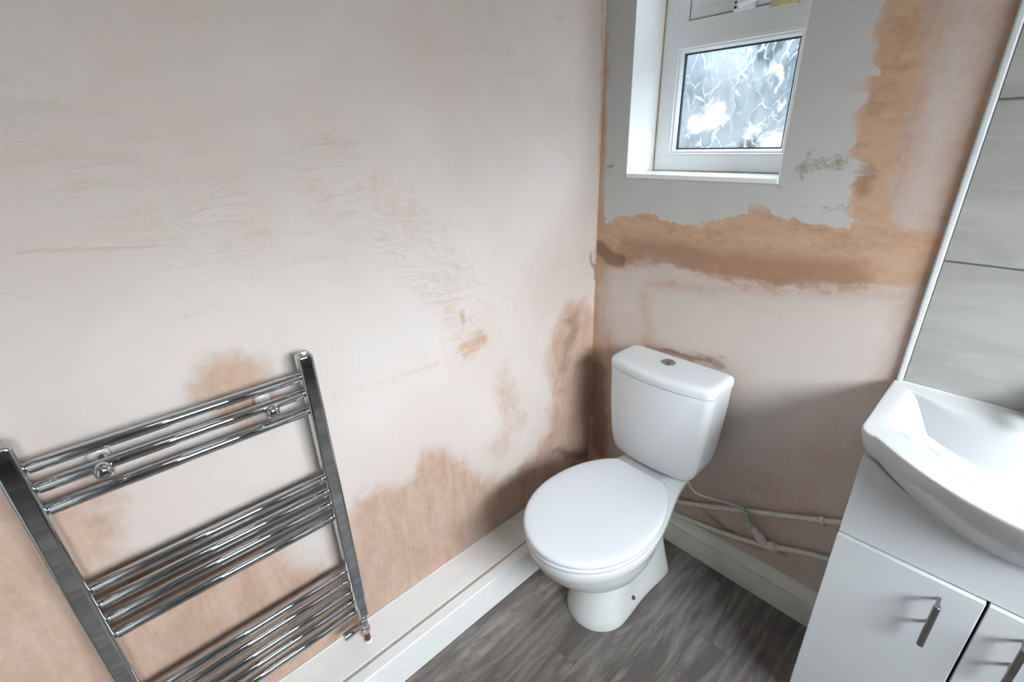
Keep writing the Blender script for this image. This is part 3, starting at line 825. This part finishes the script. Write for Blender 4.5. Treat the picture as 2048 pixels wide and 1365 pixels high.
# cistern
CX = 0.3735
def cist(z, w, yr, yc, yfr, rc=0.03, n=10):
    """w half width, yr rear, yc front at the corners, yfr front at the middle"""
    half = [(0.0, yfr)]
    xs = w-rc
    for k in range(1, n+1):
        x_ = xs*k/n; half.append((x_, yfr+(yc-yfr)*(x_/w)**2.2))
    y0 = half[-1][1]
    for k in range(1, 7):
        t = math.pi/2*k/6
        half.append((xs+rc*math.sin(t), y0+rc*(1-math.cos(t))))
    r2 = 0.018
    for k in range(1, 4):
        f_ = k/4; ya = y0+rc; yb = yr-r2
        half.append((w, ya+(yb-ya)*f_))
    for k in range(0, 5):
        t = math.pi/2*k/4
        half.append((w-r2+r2*math.cos(t), yr-r2+r2*math.sin(t)))
    return [(CX+x_, y_, z) for x_, y_ in half]+[(CX-x_, y_, z) for x_, y_ in half[:0:-1]]
lv = [(0.4085, 0.100, -0.055, -0.150, -0.166), (0.4095, 0.122, -0.046, -0.156, -0.174), (0.413, 0.132, -0.041, -0.160, -0.179), (0.420, 0.140, -0.038, -0.163, -0.183),
      (0.432, 0.147, -0.036, -0.165, -0.186), (0.455, 0.1535, -0.034, -0.167, -0.189), (0.49, 0.159, -0.032, -0.168, -0.192), (0.54, 0.1645, -0.031, -0.168, -0.194), (0.60, 0.169, -0.030, -0.168, -0.195),
      (0.66, 0.1725, -0.030, -0.166, -0.195), (0.70, 0.174, -0.030, -0.165, -0.195), (0.7185, 0.1745, -0.030, -0.164, -0.195), (0.7192, 0.171, -0.033, -0.160, -0.191)]
bm = bmesh.new(); loft(bm, [cist(*l) for l in lv])
cistern = flat_normals(obj('cistern', bm, M['ceramic'], toilet, angle=80))
lv = [(0.7205, 0.171, -0.031, -0.161, -0.191), (0.7209, 0.1755, -0.028, -0.165, -0.1955), (0.7225, 0.1765, -0.027, -0.166, -0.1965), (0.735, 0.1768, -0.027, -0.166, -0.197),
      (0.744, 0.1755, -0.028, -0.165, -0.196), (0.750, 0.172, -0.031, -0.161, -0.192), (0.7535, 0.165, -0.036, -0.155, -0.185), (0.7548, 0.155, -0.045, -0.146, -0.176)]
bm = bmesh.new(); loft(bm, [cist(*l) for l in lv])
lid2 = flat_normals(obj('cistern_lid', bm, M['ceramic'], toilet, angle=80))
bx_, by_ = 0.366, -0.092
bm = bmesh.new(); lathe(bm, (bx_, by_, 0.7546), (0, 0, 1), [(0, 0.0215), (0.003, 0.0212), (0.0046, 0.019), (0.0040, 0.0172), (0.0036, 0.0170), (0.0036, 0.001)], 40)
bt = obj('flush_button', bm, M['chrome'], lid2)
bm = bmesh.new()
for sx in (-1, 1):
    half = [(bx_+sx*0.0006, by_+0.0155), (bx_+sx*0.0006, by_-0.0155)]
    half += [(bx_+sx*(0.0006+0.0158*math.sin(t)), by_-0.0158*math.cos(t)) for t in [math.pi*k/14 for k in range(1, 14)]]
    A = [bm.verts.new((x_, y_, 0.7579)) for x_, y_ in half]; B = [bm.verts.new((x_, y_, 0.7597)) for x_, y_ in half]
    for k in range(len(A)): bm.faces.new((A[k], A[(k+1) % len(A)], B[(k+1) % len(A)], B[k]))
    bm.faces.new(A); bm.faces.new(B)
obj('push_plate', bm, M['steel'], bt, bevel=0.0005, seg=1)
# overflow blanking dot on the right flank of the cistern
bm = bmesh.new(); cyl(bm, (CX+0.166, -0.105, 0.70), (CX+0.1715, -0.105, 0.70), 0.0055, 16)
obj('side_plug', bm, M['steel'], cistern)

# ------------------------------------------------------------------ water pipes on the back wall
def W(px, py, y): return tuple(on_y(px, py, y))
up = empty('water_pipe', W(1660, 1045, -0.018), 'upper white painted pipe running behind the toilet along the back wall', 'pipe')
bm = bmesh.new()
pts = [W(1290, 985, -0.020), W(1362, 1005, -0.020), W(1500, 1023, -0.018), W(1645, 1042, -0.017), W(1700, 1048, -0.017)]
tube(bm, catmull(pts, 6), 0.0078, 16)
obj('pipe_run', bm, M['pipe'], up)
c0 = Vector(W(1647, 1042, -0.012)); c1 = Vector(W(1640, 1041, -0.012)); dd = (c0-c1).normalized()
bm = bmesh.new()
lathe(bm, Vector(W(1645, 1042, -0.017))-dd*0.006, dd, [(0, 0.0112), (0.012, 0.0112)], 20)
box(bm, c0[0]-0.006, c0[0]+0.006, -0.012, -0.0005, c0[2]-0.020, c0[2]-0.006)
obj('pipe_clip', bm, M['pipe'], up, bevel=0.001)

lp = empty('supply_pipe', W(1530, 1090, -0.018), 'lower white painted pipe with compression tee above the back skirting', 'pipe')
bm = bmesh.new()
pts = [W(1330, 1022, -0.018), W(1352, 1030, -0.018), W(1420, 1057, -0.0185), W(1475, 1076, -0.019), W(1522, 1090, -0.020)]
tube(bm, catmull(pts, 6), 0.0078, 16)
obj('pipe_run', bm, M['pipe'], lp)
bm = bmesh.new()
pts = [W(1540, 1093, -0.020), W(1600, 1104, -0.019), W(1650, 1117, -0.018), W(1700, 1128, -0.018)]
tube(bm, catmull(pts, 6), 0.0078, 16)
obj('pipe_run', bm, M['pipe'], lp)
A_, B_ = Vector(W(1518, 1086, -0.021)), Vector(W(1560, 1098, -0.021)); d1 = (B_-A_).normalized()
bm = bmesh.new()
lathe(bm, A_, d1, [(0, 0.0095), (0.004, 0.0125), (0.020, 0.0125), (0.026, 0.0115), (0.030, 0.0150), (0.048, 0.0150), (0.051, 0.0105), (0.058, 0.0100)], 8)
tee = obj('compression_tee', bm, M['pipe'], lp, angle=30)
G0, G1 = Vector(W(1531, 1090, -0.022)), Vector(W(1504, 1055, -0.030)); d2 = (G1-G0).normalized(); L = (G1-G0).length
bm = bmesh.new()
lathe(bm, G0, d2, [(0, 0.0120), (L*0.25, 0.0125), (L*0.27, 0.0150), (L*0.55, 0.0150), (L*0.58, 0.0105), (L*1.0, 0.0100)], 8)
obj('isolating_valve', bm, M['pipe'], tee, angle=30)
# braided hose from the valve up to the cistern
hose = empty('flexible_hose', tuple(G1), 'grey braided flexible hose curving from the valve up to the cistern underside', 'hose')
bm = bmesh.new()
hp = [tuple(G1), W(1495, 1037, -0.034), W(1488, 1020, -0.038), W(1468, 1010, -0.042), W(1440, 1002, -0.050), W(1410, 994, -0.062), W(1390, 985, -0.075), W(1378, 968, -0.085), (0.466, -0.10, 0.409)]
hpts = catmull(hp, 7)
tube(bm, hpts, 0.0058, 14, radii=[0.0085-0.0040*min(1, k/(len(hpts)*0.55)) for k in range(len(hpts))])
obj('hose', bm, M['braid'], hose)
bm = bmesh.new(); lathe(bm, G1-d2*0.004, d2, [(0, 0.0100), (0.012, 0.0130), (0.020, 0.0120), (0.030, 0.0085)], 6)
obj('hose_nut', bm, M['braid'], hose, angle=30)
bm = bmesh.new(); lathe(bm, (0.466, -0.10, 0.393), (0, 0, 1), [(0, 0.010), (0.0155, 0.0125)], 6)
obj('hose_nut', bm, M['clear_plug'], hose, angle=30)

# ------------------------------------------------------------------ vanity unit
VX0, VX1, VM = 0.910, 1.388, 1.149
VY = -0.300
van = empty('vanity_unit', (VM, -0.15, 0), 'white gloss two-door cabinet carrying the basin on the right', 'cabinet')
bm = bmesh.new()
box(bm, VX0, VX0+0.016, -0.281, -0.030, 0.0, 0.795); box(bm, VX1-0.016, VX1, -0.281, -0.030, 0.0, 0.795)
box(bm, VX0+0.016, VX1-0.016, -0.281, -0.030, 0.10, 0.116); box(bm, VX0+0.016, VX1-0.016, -0.046, -0.030, 0.116, 0.70)
obj('body', bm, M['cabinet'], van, bevel=0.0008, seg=1)
bm = bmesh.new(); box(bm, VX0+0.016, VX1-0.016, -0.262, -0.246, 0.0, 0.10)
obj('plinth', bm, M['cabinet'], van)
top = [(VM+0.239*(k/12), min(0.804, 0.812-0.098*(1-(k/12)**2))) for k in range(12, -13, -1)]
bm = bmesh.new(); prism(bm, [(VX0, 0.6040), (VX1, 0.6040)]+top, 'y', -0.2940, -0.2815)
obj('fascia_panel', bm, M['cabinet'], van, bevel=0.001)
bm = bmesh.new(); box(bm, VX0+0.0165, VX1-0.0165, -0.280, -0.277, 0.117, 0.60)
obj('inner_shadow_panel', bm, M['black'], van)
HZ0, HZ1 = 0.462, 0.571
for sx, x0, x1, lab in ((-1, VX0, VM-0.0022, None), (1, VM+0.0022, VX1, None)):
    bm = bmesh.new(); box(bm, x0, x1, -0.3020, -0.2825, 0.088, 0.6005)
    d = obj('door', bm, M['cabinet'], van, bevel=0.0015)
    hx = 1.090 if sx < 0 else 1.2065
    bm = bmesh.new()
    cyl(bm, (hx, -0.333, HZ0), (hx, -0.333, HZ1), 0.0058, 24)
    for hz in (HZ0+0.039, HZ1-0.006):
        cyl(bm, (hx, -0.330, hz), (hx, -0.3016, hz), 0.0034, 14)
    obj('handle', bm, M['steel'], d, bevel=0.0006, seg=1)

# basin
basin = empty('basin', (VM, -0.2, 0.86), 'white ceramic bow-fronted basin set on top of the white cabinet', 'basin')
BZ = 0.860
def bout(z, hw, yb, yc, yfm, rc=0.028, zc=None, n=26, bb=0.0):
    """outline of the basin: straight back, sides, bowed front. zc = extra z drop towards the middle"""
    half = [(0.0, yfm)]
    xs = hw-rc
    for k in range(1, n+1):
        x_ = xs*k/n; half.append((x_, yfm+(yc-yfm)*(x_/xs)**1.9))
    y0 = half[-1][1]
    for k in range(1, 7):
        t = math.pi/2*k/6; half.append((xs+rc*math.sin(t), y0+rc*(1-math.cos(t))*1.0))
    for k in range(1, 10):
        f_ = k/10; half.append((hw, y0+rc+(yb-y0-rc)*f_))
    half.append((hw, yb))
    for k in range(1, 12):
        q_ = 1-k/12; half.append((hw*q_, yb-bb*(1-q_*q_)))
    half.append((0.0, yb-bb))
    pts = half+[(-x_, y_) for x_, y_ in half[-2:0:-1]]
    out = []
    for x_, y_ in pts:
        dz = 0
        if zc:
            fr = max(0.0, min(1.0, (-y_-0.12)/0.16)); dz = -zc*fr*max(0.0, 1-(abs(x_)/hw)**2)
        out.append((VM+x_, y_, z+dz))
    return out
def inner(z, a_, b_, cy, pw, N):
    """N points on a superellipse whose parameter follows the outer outline"""
    res = []
    for (ox, oy) in N:
        t = math.atan2((oy-cy)/0.16, ox/0.22)
        c_, s_ = math.cos(t), math.sin(t)
        res.append((VM+a_*math.copysign(abs(c_)**(2/pw), c_), cy+b_*math.copysign(abs(s_)**(2/pw), s_), z))
    return res
o0 = bout(BZ, 0.256, -0.0100, -0.300, -0.430)
ref = [(p[0]-VM, p[1]) for p in o0]
rings = []
rings.append(bout(0.797, 0.230, -0.0110, -0.262, -0.300, zc=0.090))
rings.append(bout(0.800, 0.236, -0.0108, -0.274, -0.326, zc=0.075))
rings.append(bout(0.806, 0.243, -0.0105, -0.284, -0.360, zc=0.048))
rings.append(bout(0.815, 0.248, -0.0102, -0.292, -0.390, zc=0.026))
rings.append(bout(0.828, 0.252, -0.0100, -0.299, -0.411, zc=0.012))
rings.append(bout(0.842, 0.2545, -0.0100, -0.304, -0.4245, zc=0.004))
rings.append(bout(0.8535, 0.2560, -0.0100, -0.306, -0.4310))
rings.append(bout(0.8580, 0.2560, -0.0103, -0.306, -0.4312))
rings.append(bout(0.8598, 0.2552, -0.0110, -0.305, -0.4303))
rings.append(bout(0.8606, 0.2538, -0.0125, -0.3035, -0.4288))
rings.append(bout(0.8608, 0.2500, -0.0160, -0.300, -0.4250))
IC = -0.245
for z_, hw_, yb_, yc_, yf_, rc_, bb_ in (
    (0.8606, 0.238, -0.027, -0.289, -0.411, 0.030, 0.036),
    (0.8602, 0.230, -0.034, -0.279, -0.401, 0.036, 0.050),
    (0.8592, 0.223, -0.040, -0.271, -0.392, 0.042, 0.056),
    (0.8570, 0.216, -0.046, -0.265, -0.384, 0.047, 0.060),
    (0.8530, 0.209, -0.051, -0.260, -0.377, 0.052, 0.062),
    (0.8460, 0.202, -0.057, -0.256, -0.370, 0.056, 0.062),
    (0.8360, 0.195, -0.063, -0.253, -0.364, 0.060, 0.061),
    (0.8220, 0.186, -0.071, -0.250, -0.356, 0.062, 0.059),
    (0.8040, 0.175, -0.081, -0.248, -0.348, 0.063, 0.055),
    (0.7850, 0.162, -0.092, -0.246, -0.338, 0.064, 0.050),
    (0.7680, 0.142, -0.108, -0.246, -0.325, 0.060, 0.042),
    (0.7570, 0.116, -0.130, -0.246, -0.309, 0.050, 0.032),
    (0.7510, 0.084, -0.158, -0.246, -0.290, 0.036, 0.022),
    (0.7480, 0.050, -0.190, -0.247, -0.271, 0.020, 0.012),
    (0.7465, 0.018, -0.222, -0.247, -0.254, 0.007, 0.004)):
    rings.append(bout(z_, hw_, yb_, yc_, yf_, rc=rc_, bb=bb_))  # concave bowl
bm = bmesh.new(); loft(bm, rings)
flat_normals(obj('bowl', bm, M['ceramic'], basin, angle=80))
bm = bmesh.new(); lathe(bm, (VM, IC, 0.7466), (0, 0, 1), [(0, 0.021), (0.002, 0.021), (0.003, 0.019), (0.0015, 0.012), (0.0012, 0.001)], 30)
obj('waste', bm, M['chrome'], basin)
bm = bmesh.new()
lathe(bm, (VM, -0.038, 0.8590), (0, 0, 1), [(0, 0.026), (0.004, 0.026), (0.008, 0.020), (0.060, 0.018), (0.068, 0.019), (0.085, 0.018), (0.089, 0.012)], 30)
tube(bm, catmull([(VM, -0.045, 0.90), (VM, -0.08, 0.918), (VM, -0.12, 0.915), (VM, -0.145, 0.90)], 6), 0.011, 16)
tap = obj('tap', bm, M['chrome'])
tag(tap, 'chrome mixer tap on the back ledge of the basin', 'tap')
# sealant bead between basin and tiles
bm = bmesh.new(); cyl(bm, (VM-0.246, -0.0115, 0.8605), (VM+0.25, -0.0115, 0.8605), 0.0032, 10)
tag(obj('trim_8', bm, M['caulk']), kind='structure')

# ------------------------------------------------------------------ towel radiator
RX = 0.075; ry0, ry1 = -1.522, -1.490; rY0, rY1 = -1.069, -1.037
ZT, ZB = 1.012, 0.222
rad = empty('towel_radiator', (0.05, -1.28, ZB), 'chrome ladder towel radiator hung on the bare plaster left wall', 'radiator')
def post(y0, y1):
    bm = bmesh.new(); box(bm, RX-0.030, RX, y0, y1, ZB, ZT)
    return obj('post', bm, M['chrome'], rad, bevel=0.0065, seg=5, angle=60)
pl_, pr_ = post(ry0, ry1), post(rY0, rY1)
BX = RX-0.015
bar_z = [on_x(604.7, 753, BX)[2], on_x(612.4, 785.5, BX)[2], on_x(619, 821, BX)[2],
         on_x(650, 955.5, BX)[2], on_x(656.3, 982.8, BX)[2], on_x(661.5, 1007.6, BX)[2], on_x(669.3, 1033, BX)[2],
         on_x(691.5, 1143, BX)[2], on_x(697.7, 1162, BX)[2], on_x(704.4, 1183, BX)[2], on_x(708, 1202, BX)[2], on_x(710.6, 1223, BX)[2]]
for z_ in bar_z:
    bm = bmesh.new()
    y0, y1 = ry1-0.004, rY0+0.004
    lathe(bm, (BX, y0, z_), (0, 1, 0), [(0, 0.008), (0.005, 0.008), (0.008, 0.0105), (y1-y0-0.008, 0.0105), (y1-y0-0.005, 0.008), (y1-y0, 0.008)], 28)
    obj('rail', bm, M['chrome'], rad, angle=60)
for pst, ya, yb in ((pl_, ry0, ry1), (pr_, rY0, rY1)):
    yc = (ya+yb)/2
    bm = bmesh.new(); lathe(bm, (BX, yc, ZT-0.001), (0, 0, 1), [(0, 0.0115), (0.004, 0.0115), (0.0052, 0.0105), (0.0054, 0.001)], 6 if False else 24)
    box(bm, BX-0.0055, BX+0.0055, yc-0.0055, yc+0.0055, ZT+0.0040, ZT+0.0062)
    obj('vent_plug', bm, M['nickel'], pst, angle=40)
for (kx, ky), (dx, dy) in (((209, 951), (197, 912)), ((550, 829), (525, 800))):
    k_ = on_x(kx, ky, RX+0.012)
    zc_, yc_ = k_[2], k_[1]
    bm = bmesh.new()
    lathe(bm, (0.0008, yc_, zc_), (1, 0, 0), [(0, 0.014), (0.006, 0.014), (0.010, 0.009), (0.062, 0.008)], 24)
    lathe(bm, (0.052, yc_, zc_), (1, 0, 0), [(0, 0.009), (0.006, 0.0145), (0.020, 0.0145), (0.027, 0.0125), (0.031, 0.0100), (0.033, 0.006), (0.0335, 0.001)], 28)
    obj('bracket', bm, M['chrome'], rad, angle=50)
    e_ = on_x(dx, dy, 0.012)
    bm = bmesh.new(); lathe(bm, (0.0008, e_[1], e_[2]), (1, 0, 0), [(0, 0.0165), (0.010, 0.0165), (0.014, 0.014), (0.016, 0.008), (0.0165, 0.001)], 28)
    obj('wall_rose', bm, M['clear_plug'], rad, angle=50)
# radiator valve under the right post
vy = (rY0+rY1)/2
val = empty('radiator_valve', (BX, vy, 0.12), 'small chrome angled valve under the right end of the towel radiator', 'valve')
bm = bmesh.new()
lathe(bm, (BX, vy, 0.2215), (0, 0, -1), [(0, 0.0075), (0.006, 0.0075), (0.0065, 0.0115), (0.016, 0.0115), (0.0165, 0.0085), (0.020, 0.0085), (0.022, 0.0100), (0.050, 0.0100), (0.051, 0.0125), (0.064, 0.0125), (0.066, 0.009)], 20)
obj('valve_body', bm, M['chrome'], val, angle=40)
bm = bmesh.new(); lathe(bm, (BX, vy-0.008, 0.187), (0, -1, -0.02), [(0, 0.007), (0.006, 0.0075), (0.010, 0.0095), (0.045, 0.0125), (0.050, 0.0120), (0.052, 0.009)], 24)
obj('valve_cap', bm, M['chrome'], val, angle=40)
bm = bmesh.new(); cyl(bm, (BX, vy, 0.1205), (BX, vy, 0.157), 0.0076, 16)
obj('pipe_tail', bm, M['copper'], val)
bm = bmesh.new(); lathe(bm, (BX, vy, 0.1196), (0, 0, 1), [(0, 0.0135), (0.002, 0.012), (0.004, 0.008)], 16)
obj('sealant_ring', bm, M['caulk'], val)
